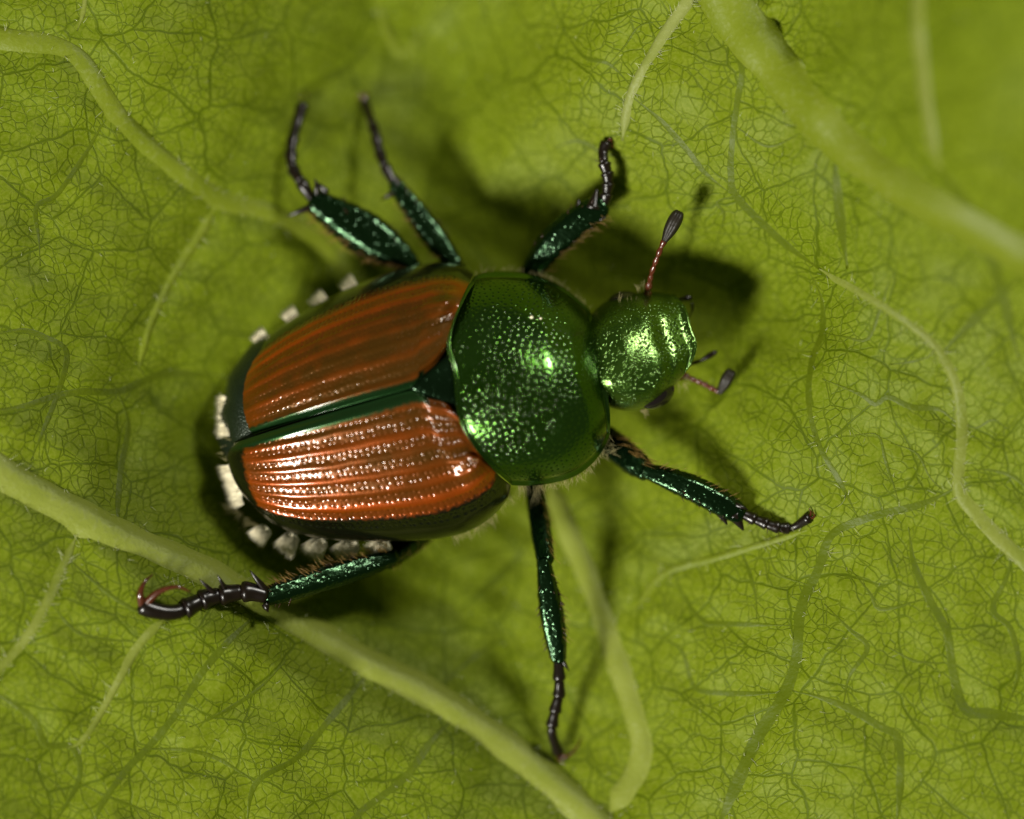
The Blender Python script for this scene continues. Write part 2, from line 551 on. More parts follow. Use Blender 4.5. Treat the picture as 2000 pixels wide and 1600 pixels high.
# traced veins: (points px, half width px start, end, kind)
VEINS = [
    ([(-360, 740), (-180, 830), (-60, 890), (0, 925), (150, 1010), (280, 1070), (400, 1125), (520, 1190), (700, 1290), (870, 1380), (1000, 1470), (1100, 1550), (1200, 1650), (1300, 1780), (1360, 1900)], 27, 24, 'rib'),
    ([(-300, 20), (-160, 30), (-60, 55), (0, 75), (140, 105), (230, 230), (330, 320), (430, 390), (520, 412), (620, 470), (690, 550)], 18, 14, 'pale'),
    ([(1075, 940), (1110, 1040), (1150, 1130), (1210, 1300), (1252, 1440), (1245, 1510), (1190, 1590)], 16, 19, 'rib'),
    ([(1360, -30), (1345, 0), (1290, 80), (1235, 180), (1215, 275)], 10, 7, 'felt'),
    ([(1290, -260), (1340, -140), (1390, -40), (1430, 20), (1500, 110), (1600, 220), (1700, 310), (1850, 400), (2010, 490), (2100, 530), (2300, 610)], 36, 34, 'pale'),
    ([(1375, -20), (1410, 60), (1448, 130), (1440, 200), (1430, 280), (1428, 340), (1440, 385), (1520, 465), (1600, 525)], 5, 7, 'dark'),
    ([(1800, -60), (1802, 60), (1810, 130), (1818, 210), (1835, 330)], 15, 12, 'white'),
    ([(1600, 525), (1700, 580), (1790, 640), (1840, 690), (1872, 760), (1880, 850), (1873, 950), (1905, 1000), (1960, 1060), (2060, 1150)], 7, 13, 'white'),
    ([(1873, 950), (1800, 985), (1700, 1010), (1625, 1045), (1600, 1110), (1565, 1190), (1555, 1290), (1530, 1360), (1480, 1440), (1440, 1530), (1400, 1620)], 6, 13, 'dark'),
    ([(1835, 330), (1900, 420), (1930, 480), (1965, 600), (1990, 700)], 12, 8, 'dark'),
    ([(1630, 280), (1632, 340), (1642, 430), (1655, 525)], 7, 9, 'dark'),
    ([(1775, 1030), (1785, 1100), (1815, 1170), (1850, 1235), (1862, 1310), (1885, 1385), (1940, 1395), (2040, 1410)], 6, 10, 'dark'),
    ([(1548, 1350), (1600, 1362), (1660, 1385), (1720, 1420), (1755, 1445), (1758, 1540), (1750, 1620)], 6, 8, 'dark'),
    ([(1840, 690), (1880, 650), (1930, 600), (2020, 520)], 10, 6, 'dark'),
    ([(1605, 740), (1680, 770), (1710, 790), (1735, 775), (1780, 795), (1835, 800), (1872, 830)], 4, 6, 'dark'),
    ([(1590, 545), (1606, 590), (1606, 650), (1585, 710), (1580, 790), (1600, 870), (1640, 940), (1675, 1010)], 5, 5, 'dark'),
    ([(1606, 650), (1650, 658), (1695, 662), (1720, 600), (1745, 530)], 4, 3, 'dark'),
    ([(1740, 712), (1790, 705), (1830, 690)], 4, 5, 'dark'),
    ([(1670, 850), (1715, 850), (1730, 900), (1755, 980)], 3, 4, 'dark'),
    ([(1740, 865), (1790, 885), (1815, 930), (1838, 955)], 3, 4, 'dark'),
    ([(1230, 185), (1290, 235), (1340, 290), (1380, 340), (1430, 380)], 5, 5, 'dark'),
    ([(1100, 55), (1140, 110), (1190, 125), (1235, 170)], 5, 4, 'dark'),
    ([(1190, 125), (1220, 90), (1250, 50), (1300, 40)], 3, 3, 'dark'),
    ([(1080, 290), (1130, 275), (1180, 300), (1240, 310)], 6, 4, 'dark'),
    ([(1000, 0), (1030, 50), (1060, 50), (1100, 55)], 5, 5, 'dark'),
    ([(1435, 245), (1500, 285), (1560, 262), (1575, 258)], 4, 3, 'dark'),
    ([(1400, 470), (1415, 420), (1400, 395), (1440, 382)], 5, 6, 'dark'),
    ([(150, 60), (160, 30), (165, 0), (168, -40)], 5, 4, 'white'),
    ([(205, 235), (160, 310), (110, 380), (70, 405), (75, 470), (78, 520)], 5, 4, 'dark'),
    ([(420, 405), (380, 470), (330, 550), (290, 640), (270, 720)], 9, 6, 'pale'),
    ([(-30, 660), (40, 645), (90, 660), (130, 690), (110, 775), (60, 900)], 5, 5, 'dark'),
    ([(-40, 805), (40, 795), (105, 775), (160, 765), (230, 765), (290, 740), (340, 730), (440, 735)], 5, 8, 'dark'),
    ([(230, 765), (250, 830), (235, 920), (232, 1020), (260, 1045)], 5, 5, 'dark'),
    ([(150, 1045), (120, 1110), (85, 1190), (40, 1260), (-40, 1340)], 7, 9, 'white'),
    ([(510, 1190), (440, 1260), (390, 1320), (340, 1400), (280, 1470), (250, 1500), (200, 1570), (170, 1640)], 7, 6, 'dark'),
    ([(330, 1200), (270, 1260), (225, 1340), (180, 1420), (150, 1455), (130, 1460)], 8, 5, 'white'),
    ([(730, 1300), (690, 1350), (640, 1410), (580, 1480), (500, 1530), (480, 1620)], 7, 5, 'dark'),
    ([(890, 1400), (840, 1450), (790, 1520), (700, 1590), (650, 1650)], 8, 6, 'dark'),
    ([(135, 1095), (200, 1150), (260, 1190), (330, 1215)], 4, 3, 'dark'),
    ([(100, 1180), (160, 1240), (265, 1255), (270, 1265)], 4, 3, 'dark'),
    ([(-30, 1340), (60, 1400), (90, 1455), (140, 1460), (155, 1520), (100, 1620)], 6, 5, 'dark'),
    ([(155, 1530), (220, 1560), (320, 1600)], 4, 4, 'dark'),
    ([(270, 1465), (360, 1465), (430, 1485), (500, 1530)], 4, 4, 'dark'),
    ([(560, 1290), (500, 1350), (420, 1400), (370, 1420)], 4, 4, 'dark'),
    ([(900, 1190), (960, 1140), (1010, 1090), (1040, 1040)], 9, 6, 'dark'),
    ([(860, 1340), (930, 1280), (1000, 1240)], 6, 4, 'dark'),
    ([(1240, 1190), (1300, 1120), (1400, 1090), (1500, 1060), (1580, 1035)], 6, 6, 'pale'),
    ([(1320, 1130), (1345, 1180), (1375, 1215), (1400, 1218), (1475, 1220), (1550, 1222)], 5, 4, 'dark'),
    ([(1280, 1240), (1330, 1270), (1350, 1330), (1370, 1350), (1450, 1355), (1545, 1352)], 4, 5, 'dark'),
    ([(1430, 1050), (1455, 1095), (1475, 1160), (1478, 1210)], 5, 4, 'dark'),
    ([(1500, 1075), (1520, 1120), (1585, 1145)], 4, 4, 'dark'),
    ([(1660, 1110), (1700, 1160), (1720, 1190), (1790, 1175), (1815, 1172)], 4, 4, 'dark'),
    ([(1610, 1180), (1660, 1230), (1695, 1265), (1660, 1320), (1648, 1375)], 4, 5, 'dark'),
    ([(1730, 1262), (1790, 1292), (1855, 1296)], 4, 4, 'dark'),
    ([(1795, 1300), (1800, 1370), (1825, 1400)], 4, 3, 'dark'),
    ([(1975, 1060), (1970, 1120), (1940, 1190), (1975, 1230), (1990, 1310), (1965, 1390)], 5, 5, 'dark'),
    ([(1970, 840), (1940, 820), (1910, 835), (1880, 832)], 5, 5, 'dark'),
    ([(1885, 920), (1930, 918), (1985, 935), (2040, 990)], 4, 4, 'dark'),
    ([(740, 0), (745, 40), (770, 90), (790, 105), (830, 60)], 8, 6, 'pale'),
    ([(560, 200), (600, 170), (680, 130), (740, 60)], 8, 6, 'dark'),
    ([(380, 860), (420, 760), (470, 715), (520, 700)], 6, 5, 'dark'),
]


def vein_mm(pts):
    a = np.array(pts, float)
    x, y = (a[:, 0] - 1000) / PPM, (800 - a[:, 1]) / PPM
    for _ in range(4):
        z = leaf_raw(x, y)
        k = (D - z) / D
        x, y = (a[:, 0] - 1000) / PPM * k, (800 - a[:, 1]) / PPM * k
    return np.stack([x, y], 1)


VP = []
for pts, w0, w1, kind in VEINS:
    c = vein_mm(pts)
    ln = np.linalg.norm(np.diff(c, axis=0), axis=1).sum()
    VP.append((cr(c, max(12, int(ln / 0.10))), w0 / PPM, w1 / PPM, kind))


def vein_field(x, y, sel, reach):
    """soft distance to the selected veins (mm)"""
    q = np.stack([np.ravel(x), np.ravel(y)], 1)
    d = np.full(len(q), 9.0)
    for c, w0, w1, kind in VP:
        if kind not in sel:
            continue
        lo, hi = c.min(0) - reach, c.max(0) + reach
        m = np.where((q[:, 0] > lo[0]) & (q[:, 0] < hi[0]) & (q[:, 1] > lo[1]) & (q[:, 1] < hi[1]))[0]
        for i in range(0, len(m), 20000):
            mm = m[i:i + 20000]
            dd = np.linalg.norm(q[mm, None] - c[None, ::2], axis=2).min(1)
            d[mm] = np.minimum(d[mm], dd)
    return d.reshape(np.shape(x))


def leaf_h(x, y):
    """height of the blade incl. quilting: sinks beside the big veins, swells between"""
    z = leaf_raw(x, y)
    d = vein_field(x, y, ('rib', 'pale', 'white', 'felt', 'dark'), 0.8)
    z = z + 0.13 * (1 - np.exp(-(d / 0.45) ** 2)) - 0.08
    z = z + 0.07 * np.sin(x * 1.9 + 1.3 * np.sin(y * 1.1)) * np.sin(y * 2.1 + 0.9 * np.sin(x * 1.4)) + 0.03 * np.sin(x * 4.7 + y * 2.2) * np.sin(y * 5.3 - x * 1.2)
    a, b = np.array([5.45, 9.1]), np.array([6.25, 7.35])
    t_ = np.clip(((x - a[0]) * (b - a)[0] + (y - a[1]) * (b - a)[1]) / ((b - a) ** 2).sum(), 0, 1)
    dd = np.hypot(x - a[0] - t_ * (b - a)[0], y - a[1] - t_ * (b - a)[1])
    z = z - 0.26 * np.exp(-(dd / (0.20 - 0.07 * t_)) ** 2) * (0.75 + 0.45 * np.sin(t_ * 17 + 1.0)) * (1 - 0.4 * t_)
    return z


X0, X1, Y0, Y1 = -17.0, 17.0, -14.0, 14.0
NX, NY = 660, 545
gx, gy = np.meshgrid(np.linspace(X0, X1, NX), np.linspace(Y0, Y1, NY), indexing='ij')
gz = leaf_h(gx, gy)


def leafz(x, y):
    """bilinear lookup of the built blade"""
    fx = np.clip((np.asarray(x) - X0) / (X1 - X0) * (NX - 1), 0, NX - 1.001)
    fy = np.clip((np.asarray(y) - Y0) / (Y1 - Y0) * (NY - 1), 0, NY - 1.001)
    i, j = fx.astype(int), fy.astype(int)
    a, b = fx - i, fy - j
    return gz[i, j] * (1 - a) * (1 - b) + gz[i + 1, j] * a * (1 - b) + gz[i, j + 1] * (1 - a) * b + gz[i + 1, j + 1] * a * b


leaf = root('leaf', (0, 0, float(gz.min()) - 0.25), 'broad green leaf with raised pale veins under the beetle', 'leaf')
top = np.stack([gx, gy, gz], -1)
bot = top.copy()
bot[..., 2] -= 0.22
idx = np.arange(NX * NY).reshape(NX, NY)
ring = np.r_[idx[0, :], idx[1:, -1], idx[-1, -2::-1], idx[-2:0:-1, 0]]
rn = np.roll(ring, -1)
ff = np.vstack([grid_faces(NX, NY, True), grid_faces(NX, NY) + NX * NY, np.stack([ring, rn, rn + NX * NY, ring + NX * NY], 1)])
blade = build('blade', np.vstack([top.reshape(-1, 3), bot.reshape(-1, 3)]), ff, M['leaf'], leaf)

for c, w0, w1, kind in VP:
    n = len(c)
    z = leafz(c[:, 0], c[:, 1])
    kk = np.ones(5) / 5
    if n > 9:
        z = np.convolve(np.pad(z, 2, mode='edge'), kk, mode='valid')
    w = np.linspace(w0, w1, n)
    ends = np.clip(np.minimum(np.arange(n), np.arange(n)[::-1]) / (9.0 if kind == 'dark' else 4.0), 0.25, 1)
    w = w * ends * (1 + 0.06 * np.sin(np.arange(n) * 0.23 + w0 * 60) + 0.03 * np.sin(np.arange(n) * 0.61))
    hk = {'rib': 0.55, 'pale': 0.55 if w0 > 0.22 else 0.30, 'white': 0.22, 'felt': 0.4, 'dark': 0.0}[kind]
    tg = np.gradient(c, axis=0)
    tg /= np.linalg.norm(tg, axis=1, keepdims=True) + 1e-9
    sd = np.stack([-tg[:, 1], tg[:, 0]], 1)
    us = np.linspace(-1, 1, 13)
    q = c[:, None] + sd[:, None] * (us[None, :, None] * (w * 1.35)[:, None, None])
    zz = leafz(q[..., 0], q[..., 1])
    lift = (1 - np.abs(us) ** 2.2)[None] * (w * hk + (0.007 if kind == 'dark' else 0.014))[:, None] - 0.012 * np.abs(us)[None] ** 6
    if kind != 'dark':   # a stout vein bridges the little hollows of the blade
        zz = zz * 0.35 + z[:, None] * 0.65 * (1 - us[None] ** 4) + zz * 0.65 * us[None] ** 4
    gt = np.dstack([q, zz + lift])
    gb = gt[:, ::-1].copy()
    gb[..., 2] -= 0.06 + lift[:, ::-1]
    loop = np.concatenate([gt, gb], 1)
    mm_ = loop.shape[1]
    v = loop.reshape(-1, 3)
    f = [(i * mm_ + j, i * mm_ + (j + 1) % mm_, (i + 1) * mm_ + (j + 1) % mm_, (i + 1) * mm_ + j) for i in range(n - 1) for j in range(mm_)]
    f += [tuple(range(mm_)), tuple(range((n - 1) * mm_, n * mm_))[::-1]]
    build('vein', v, f, M['vein_' + kind], leaf)

# pale felt hairs along the veins and dust-like hairs on the blade
mb = MB()
for vi, (c, w0, w1, kind) in enumerate(VP):
    if kind in ('dark',) and vi not in (8, 15):
        continue
    n = len(c)
    for k in range(int(n * (1.3 if vi in (0, 3, 7, 33) else 0.5))):
        i = rng.integers(1, n - 1)
        x, y = c[i]
        if abs(x) > 12 or abs(y) > 9.6:
            continue
        tg = c[min(i + 1, n - 1)] - c[i - 1]
        tg = tg / (np.linalg.norm(tg) + 1e-9)
        sd = np.array([-tg[1], tg[0]]) * rng.choice([-1, 1])
        w = w0 + (w1 - w0) * i / n
        bx, by = np.array([x, y]) + sd * w * rng.uniform(0.5, 1.25)
        dz = max(float(leafz(bx, by)), -9) + 0.02
        a = sd * rng.uniform(0.2, 1) + tg * rng.uniform(-1, 1)
        hair(mb, (bx, by, dz), (a[0], a[1], rng.uniform(0.05, 0.6)), rng.uniform(0.08, 0.28), 0.007, rng.normal(0, 0.3, 3))
for k in range(420):
    x, y = rng.uniform(-11.5, 11.5), rng.uniform(-9.2, 9.2)
    a = rng.uniform(0, 6.28)
    hair(mb, (x, y, float(leafz(x, y)) + 0.01), (math.cos(a), math.sin(a), 0.25), rng.uniform(0.05, 0.16), 0.006, rng.normal(0, 0.3, 3))
build('leaf_hair', mb.verts(), mb.f, M['leaf_hair'], leaf, stuff=True)


def on_leaf(px, py, up=0.0):
    z = -2.0
    for _ in range(6):
        p = P(px, py, z)
        z = float(leafz(p[0], p[1])) + up
    return P(px, py, z)


# ---------------------------------------------------------------- beetle
beetle = root('beetle', tuple(on_leaf(780, 800)), 'metallic green beetle with coppery brown wing cases and white hair tufts, standing on the leaf', 'beetle')

# --- body under the wing cases, one hull from tail to neck
ax = [  # px, py, half width px, z top, z bottom
    (436, 868, 14, -1.75, -2.1), (446, 864, 70, -1.35, -2.6), (475, 857, 130, -1.0, -3.0), (540, 838, 185, -0.8, -3.4), (640, 812, 215, -0.7, -3.6),
    (760, 785, 225, -0.7, -3.7), (880, 752, 215, -0.7, -3.7), (990, 735, 185, -0.7, -3.6), (1090, 722, 150, -0.8, -3.3), (1170, 708, 95, -0.9, -2.8), (1215, 698, 70, -1.0, -2.4)]
A = np.array(ax, float)
st = at_arc(np.c_[A[:, :2], A[:, 2:]], np.linspace(0, 1, 60))
cen = np.array([P(a[0], a[1], (a[3] + a[4]) / 2) for a in st])
v, f = sweep(cen, st[:, 2] / PPM * 0.96, (st[:, 3] - st[:, 4]) / 2, m=40, e=0.9)
body = build('abdomen', v, f, M['belly'], beetle)


def poly(pts):
    return cr(np.array(pts, float), 200)


def pits(g, nn, rows, uu, wid, ln):
    return 0


def elytron(side):
    if side == 'l':
        I = poly([(868, 686), (846, 716), (820, 738), (806, 757), (700, 787), (600, 816), (520, 841), (456, 862)])
        O = poly([(926, 534), (893, 517), (850, 513), (800, 520), (740, 537), (680, 562), (620, 592), (560, 628), (510, 668), (474, 716)])
        F = poly([(868, 686), (880, 640), (901, 585), (926, 534)])
        R = poly([(456, 862), (446, 820), (452, 772), (474, 716)])
        zo, ztop = -1.95, 0.50
        rimw, sutw = 0.87, 0.075
    else:
        I = poly([(890, 802), (866, 786), (836, 778), (808, 762), (700, 791), (600, 820), (520, 845), (456, 866)])
        O = poly([(998, 948), (990, 976), (960, 1010), (915, 1038), (860, 1052), (800, 1057), (740, 1058), (650, 1055), (580, 1043), (530, 1022), (494, 990)])
        F = poly([(890, 802), (906, 842), (936, 887), (970, 925), (998, 948)])
        R = poly([(456, 866), (444, 892), (452, 926), (468, 958), (494, 990)])
        zo, ztop = -1.25, 0.52
        rimw, sutw = 0.80, 0.105
    n, m = 520, 360
    s = np.linspace(0, 1, n)
    s = 1 - (1 - s) ** 1.25
    th = np.linspace(0, 1, m)
    t = np.sin(th * np.pi / 2) ** 0.9
    xy = coons(I, O, F, R, s, t)
    ps = (1 - np.clip(s, 0, 1) ** 2.2) ** 0.52 * (0.93 + 0.07 * np.sin(np.clip(s / 0.4, 0, 1) * np.pi / 2))
    pt = (1 - t ** 2.35) ** 0.55
    ze = zo + 0.25 * (1 - s) ** 6
    z = ze[:, None] + (ztop - ze)[:, None] * ps[:, None] * pt[None]
    # raised margin bead, sutural bead, shoulder swelling
    T, Sg = np.meshgrid(t, s)
    z = z - 0.10 * np.exp(-(T / 0.035) ** 2) * (1 - Sg ** 6)
    z = z + 0.05 * np.exp(-((T - 0.075) / 0.03) ** 2) * (1 - Sg ** 4)
    z = z + 0.22 * np.exp(-((T - 0.62) / 0.13) ** 2 - ((Sg - 0.075) / 0.05) ** 2)
    z = z - 0.10 * np.exp(-((T - 0.48) / 0.06) ** 2 - ((Sg - 0.03) / 0.06) ** 2)
    g = px2mm(xy, z)
    nn = normals(g)
    # striae: smooth ribs between double rows of pits
    L = np.linalg.norm(g[-1, m // 2] - g[0, m // 2])
    fade = np.clip((0.97 - Sg) / 0.12, 0, 1) * np.clip((Sg - 0.015) / 0.05, 0, 1) * np.clip((0.93 - T) / 0.06, 0, 1) * np.clip((T - 0.10) / 0.03, 0, 1)
    ribs = [0.16, 0.275, 0.385, 0.50, 0.61, 0.72, 0.82]
    disp = np.zeros_like(T)
    fur = np.zeros_like(T)
    wig = 0.003 * np.sin(Sg * 13) + 0.0015 * np.sin(Sg * 41 + 2)
    for r in ribs:
        disp += (0.026 if side == 'r' else 0.014) * np.exp(-((T - r - wig) / 0.030) ** 2)
    Wd = 2.7
    k = 0
    for a, b in zip([0.105] + ribs, ribs + [0.90]):
        mid, half = (a + b) / 2, (b - a) / 2
        fur = np.maximum(fur, np.exp(-((T - mid - wig) / (half * 0.55)) ** 4))
        for q in (mid - half * 0.40, mid + half * 0.40):
            np_ = int(L / 0.125)
            off = rng.uniform(-0.25, 0.25, np_ + 2)
            dep = rng.uniform(0.5, 1.2, np_ + 2)
            jit = rng.normal(0, 0.005, np_ + 2)
            u = Sg * np_
            c = np.clip(np.round(u).astype(int), 0, np_ + 1)
            d2 = ((u - c - off[c]) * (L / np_)) ** 2 + ((T - q - wig - jit[c]) * Wd) ** 2
            disp -= (0.015 if side == 'r' else 0.010) * dep[c] * np.exp(-d2 / 0.030 ** 2)
            k += 1
    disp *= fade
    disp += 0.012 * np.sin(Sg * 23 + T * 9) * np.sin(T * 31 + Sg * 7) * fade * 0.5
    # scattered pits on the dark side margin
    g = g + nn * disp[..., None]
    rim = np.clip((T - rimw) / 0.10 + 0.5, 0, 1)
    rim = np.maximum(rim, np.clip((Sg - (0.93 if side == 'r' else 0.95)) / 0.05 + 0.5, 0, 1))
    sut = np.clip((sutw * (0.70 + 0.50 * Sg) - T) / 0.07 + 0.5, 0, 1) * np.clip((Sg - 0.10) / 0.06, 0, 1)
    rim = np.maximum(rim, sut)
    tone = (0.60 * np.exp(-((T - 0.76) / 0.14) ** 2) + 0.32 * Sg ** 2 + 0.15 * np.sin(T * 26 + Sg * 2) + (0.30 if side == 'r' else 0.08))
    return shell('elytron', g, M['elytron'], beetle, {'tone': np.clip(tone, 0, 1), 'rim': rim, 'furrow': fur * fade, 'suture': sut}, depth=0.18, inset=0.05)


elytron('l')
elytron('r')

# --- scutellum
n, m = 60, 60
s = np.linspace(0, 1, n)
t = np.linspace(0, 1, m)
I = poly([(892, 678), (850, 712), (822, 736), (808, 752)])
O = poly([(912, 806), (868, 788), (838, 778), (808, 764)])
F = poly([(892, 678), (902, 742), (912, 806)])
R = poly([(808, 752), (803, 758), (808, 764)])
xy = coons(I, O, F, R, s, t)
T, Sg = np.meshgrid(t, s)
z = 0.20 + 0.16 * Sg + 0.13 * (1 - np.abs(2 * T - 1) ** 2.5) ** 0.6 * (1 - Sg ** 4) ** 0.5
shell('scutellum', px2mm(xy, z), M['scutellum'], beetle, {}, depth=0.3, inset=0.02)

# --- pronotum
n, m = 440, 600
s = np.linspace(0, 1, n)
th = np.linspace(-1, 1, m)
t = 0.5 + 0.5 * np.sin(th * np.pi / 2) * (1 - 0.02 * np.cos(th * np.pi / 2))
F = poly([(927, 541), (903, 580), (880, 630), (871, 676), (884, 725), (889, 775), (897, 820), (922, 868), (958, 910), (1000, 947)])
R = poly([(1150, 606), (1163, 640), (1172, 690), (1182, 745), (1190, 800), (1190, 845)])
I = poly([(927, 541), (945, 534), (985, 531), (1040, 537), (1085, 554), (1122, 580), (1150, 606)])
O = poly([(1000, 947), (1035, 948), (1080, 943), (1122, 930), (1155, 906), (1178, 875), (1190, 845)])
xy = coons(I, O, F, R, s, t)
T, Sg = np.meshgrid(t, s)
ze = -1.65 + 0.75 * T - 0.15 * Sg
arch = (1 - np.abs(2 * T - 1) ** 2.15) ** 0.62
top_ = np.interp(s, [0, 0.08, 0.2, 0.4, 0.6, 0.8, 0.93, 1.0], [1.74, 1.83, 1.94, 2.0, 1.93, 1.66, 1.28, 1.05])
top_ = np.convolve(np.pad(top_, 30, mode='edge'), np.hanning(61) / np.hanning(61).sum(), mode='valid')
z = ze + top_[:, None] * arch
# depressed edge with a fine raised bead all round
ed = np.minimum(np.minimum(T, 1 - T) * 4.6, np.minimum(Sg * 3.3, (1 - Sg) * 3.0))
g = px2mm(xy, z)
nn = normals(g)
disp = 0.035 * np.exp(-((ed - 0.03) / 0.025) ** 2) - 0.03 * np.exp(-((ed - 0.10) / 0.04) ** 2)
# pits: jittered scatter, sparser and finer towards the front
pts = []
cellx = 0.110
gg = g[::3, ::3].reshape(-1, 3)
Tq, Sq = T[::3, ::3].ravel(), Sg[::3, ::3].ravel()
order = rng.permutation(len(gg))
taken = {}
chosen = []
for i in order:
    p = gg[i]
    k = tuple(np.floor(p / cellx).astype(int))
    ok = True
    for dx in (-1, 0, 1):
        for dy in (-1, 0, 1):
            for dz in (-1, 0, 1):
                for q in taken.get((k[0] + dx, k[1] + dy, k[2] + dz), ()):
                    if ((gg[q] - p) ** 2).sum() < cellx ** 2:
                        ok = False
                        break
    if ok:
        taken.setdefault(k, []).append(i)
        chosen.append(i)
chosen = np.array(chosen)
pp = gg[chosen]
amp = 0.017 * rng.uniform(0.6, 1.2, len(chosen)) * np.clip(1.0 - np.clip((Sq[chosen] - 0.68) / 0.2, 0, 1) * 0.75, 0.2, 1)
flat = g.reshape(-1, 3)
pd = np.zeros(len(flat))
cell = {}
for i, p in enumerate(pp):
    cell.setdefault((int(p[0] // 0.2), int(p[1] // 0.2)), []).append(i)
ki = np.floor(flat[:, :2] / 0.2).astype(int)
keys, inv = np.unique(ki, axis=0, return_inverse=True)
inv = inv.ravel()
srt = np.argsort(inv, kind='stable')
bounds = np.searchsorted(inv[srt], np.arange(len(keys) + 1))
for c in range(len(keys)):
    mem = srt[bounds[c]:bounds[c + 1]]
    near = []
    for dx in (-1, 0, 1):
        for dy in (-1, 0, 1):
            near += cell.get((keys[c][0] + dx, keys[c][1] + dy), [])
    if near:
        d2 = ((flat[mem, None] - pp[None, near]) ** 2).sum(2)
        pd[mem] = -(amp[near] * np.exp(-d2 / 0.023 ** 2)).sum(1)
disp = disp + pd.reshape(n, m) * np.clip((ed - 0.10) / 0.06, 0, 1)
g = g + nn * disp[..., None]
shell('pronotum', g, M['pronotum'], beetle, {}, depth=0.5, inset=0.10)
pron_g, pron_n = g, nn

# --- head
n, m = 160, 160
s = np.linspace(0, 1, n)
th = np.linspace(-1, 1, m)
t = 0.5 + 0.5 * np.sin(th * np.pi / 2)
F = poly([(1140, 632), (1150, 690), (1165, 750), (1178, 790)])
R = poly([(1318, 576), (1340, 602), (1350, 640), (1361, 672), (1354, 704), (1336, 733)])
I = poly([(1140, 632), (1165, 602), (1195, 582), (1228, 574), (1272, 571), (1318, 576)])
O = poly([(1178, 790), (1205, 800), (1238, 803), (1272, 795), (1300, 772), (1336, 733)])
xy = coons(I, O, F, R, s, t)
T, Sg = np.meshgrid(t, s)
ze = -1.75 + 0.55 * T
arch = (1 - np.abs(2 * T - 1) ** 3.0) ** 0.6
top_ = np.interp(s, [0, 0.15, 0.35, 0.55, 0.72, 0.80, 0.90, 0.96, 1.0], [1.15, 1.32, 1.38, 1.28, 1.06, 0.93, 0.76, 0.70, 0.68])
top_ = np.convolve(np.pad(top_, 6, mode='edge'), np.hanning(13) / np.hanning(13).sum(), mode='valid')
z = ze + top_[:, None] * arch
z = z - 0.05 * np.exp(-((Sg - 0.72) / 0.05) ** 2) * arch + 0.03 * np.exp(-((Sg - 0.62) / 0.06) ** 2) * arch
z = z + 0.09 * np.exp(-((Sg - 0.985) / 0.035) ** 2)
z = z + 0.03 * np.sin(Sg * 9 + 1) * np.sin(T * 11) * arch
head = shell('head', px2mm(xy, z), M['head'], beetle, {}, depth=0.75, inset=0.22)


def ellipsoid(c, ex, ey, ez, nu=24, nv=16, power=1.0):
    u = np.linspace(0, 2 * np.pi, nu, endpoint=False)
    vv = np.linspace(-np.pi / 2, np.pi / 2, nv)
    v = []
    for b in vv:
        for a in u:
            v.append(c + ex * math.cos(a) * math.cos(b) + ey * math.sin(a) * math.cos(b) + ez * math.sin(b))
    f = [(i * nu + j, i * nu + (j + 1) % nu, (i + 1) * nu + (j + 1) % nu, (i + 1) * nu + j) for i in range(nv - 1) for j in range(nu)]
    return np.array(v), f


def eye(px, py, z, a, b, ang):
    d = np.array([math.cos(ang), math.sin(ang), -0.2])
    e = np.array([-math.sin(ang), math.cos(ang), 0])
    v, f = ellipsoid(P(px, py, z), d * a, e * b, np.array([0, 0, 0.34]))
    build('eye', v, f, M['eye'], head)


eye(1283, 770, -0.98, 0.43, 0.30, math.radians(32))
eye(1218, 590, -1.62, 0.36, 0.24, math.radians(10))

# head hairs: brows near the eye and behind the antenna
mb = MB()
for i in range(12):
    x, y = 1240 + rng.uniform(-5, 45), 745 + rng.uniform(-14, 14)
    hair(mb, P(x, y, -0.65), (0.25, 0.5, 0.5), rng.uniform(0.12, 0.24), 0.008, rng.normal(0, 0.2, 3))
for i in range(11):
    hair(mb, P(1253 + rng.uniform(-7, 7), 568 + rng.uniform(-4, 6), -1.35), (rng.uniform(-0.6, -0.1), 1, 0.3), rng.uniform(0.12, 0.30), 0.005, rng.normal(0, 0.2, 3))
for i in range(7):
    hair(mb, P(1185 + rng.uniform(0, 55), 590 + rng.uniform(-8, 8), -1.1), (rng.uniform(-0.2, 0.5), 1, 0.2), rng.uniform(0.10, 0.22), 0.007, rng.normal(0, 0.2, 3))
for i in range(14):
    hair(mb, P(1255 + rng.uniform(-8, 10), 799 + rng.uniform(-3, 3), -1.5), (rng.uniform(0, 0.7), -0.5, 0), rng.uniform(0.10, 0.22), 0.008, rng.normal(0, 0.2, 3))
for i in range(16):
    hair(mb, P(1330 + rng.uniform(-10, 14), 742 + rng.uniform(-6, 16), -1.6), (rng.uniform(0.0, 1), rng.uniform(-0.6, 0.6), 0), rng.uniform(0.12, 0.25), 0.007, rng.normal(0, 0.2, 3))
build('head_hair', mb.verts(), mb.f, M['pale_hair'], head, stuff=True)


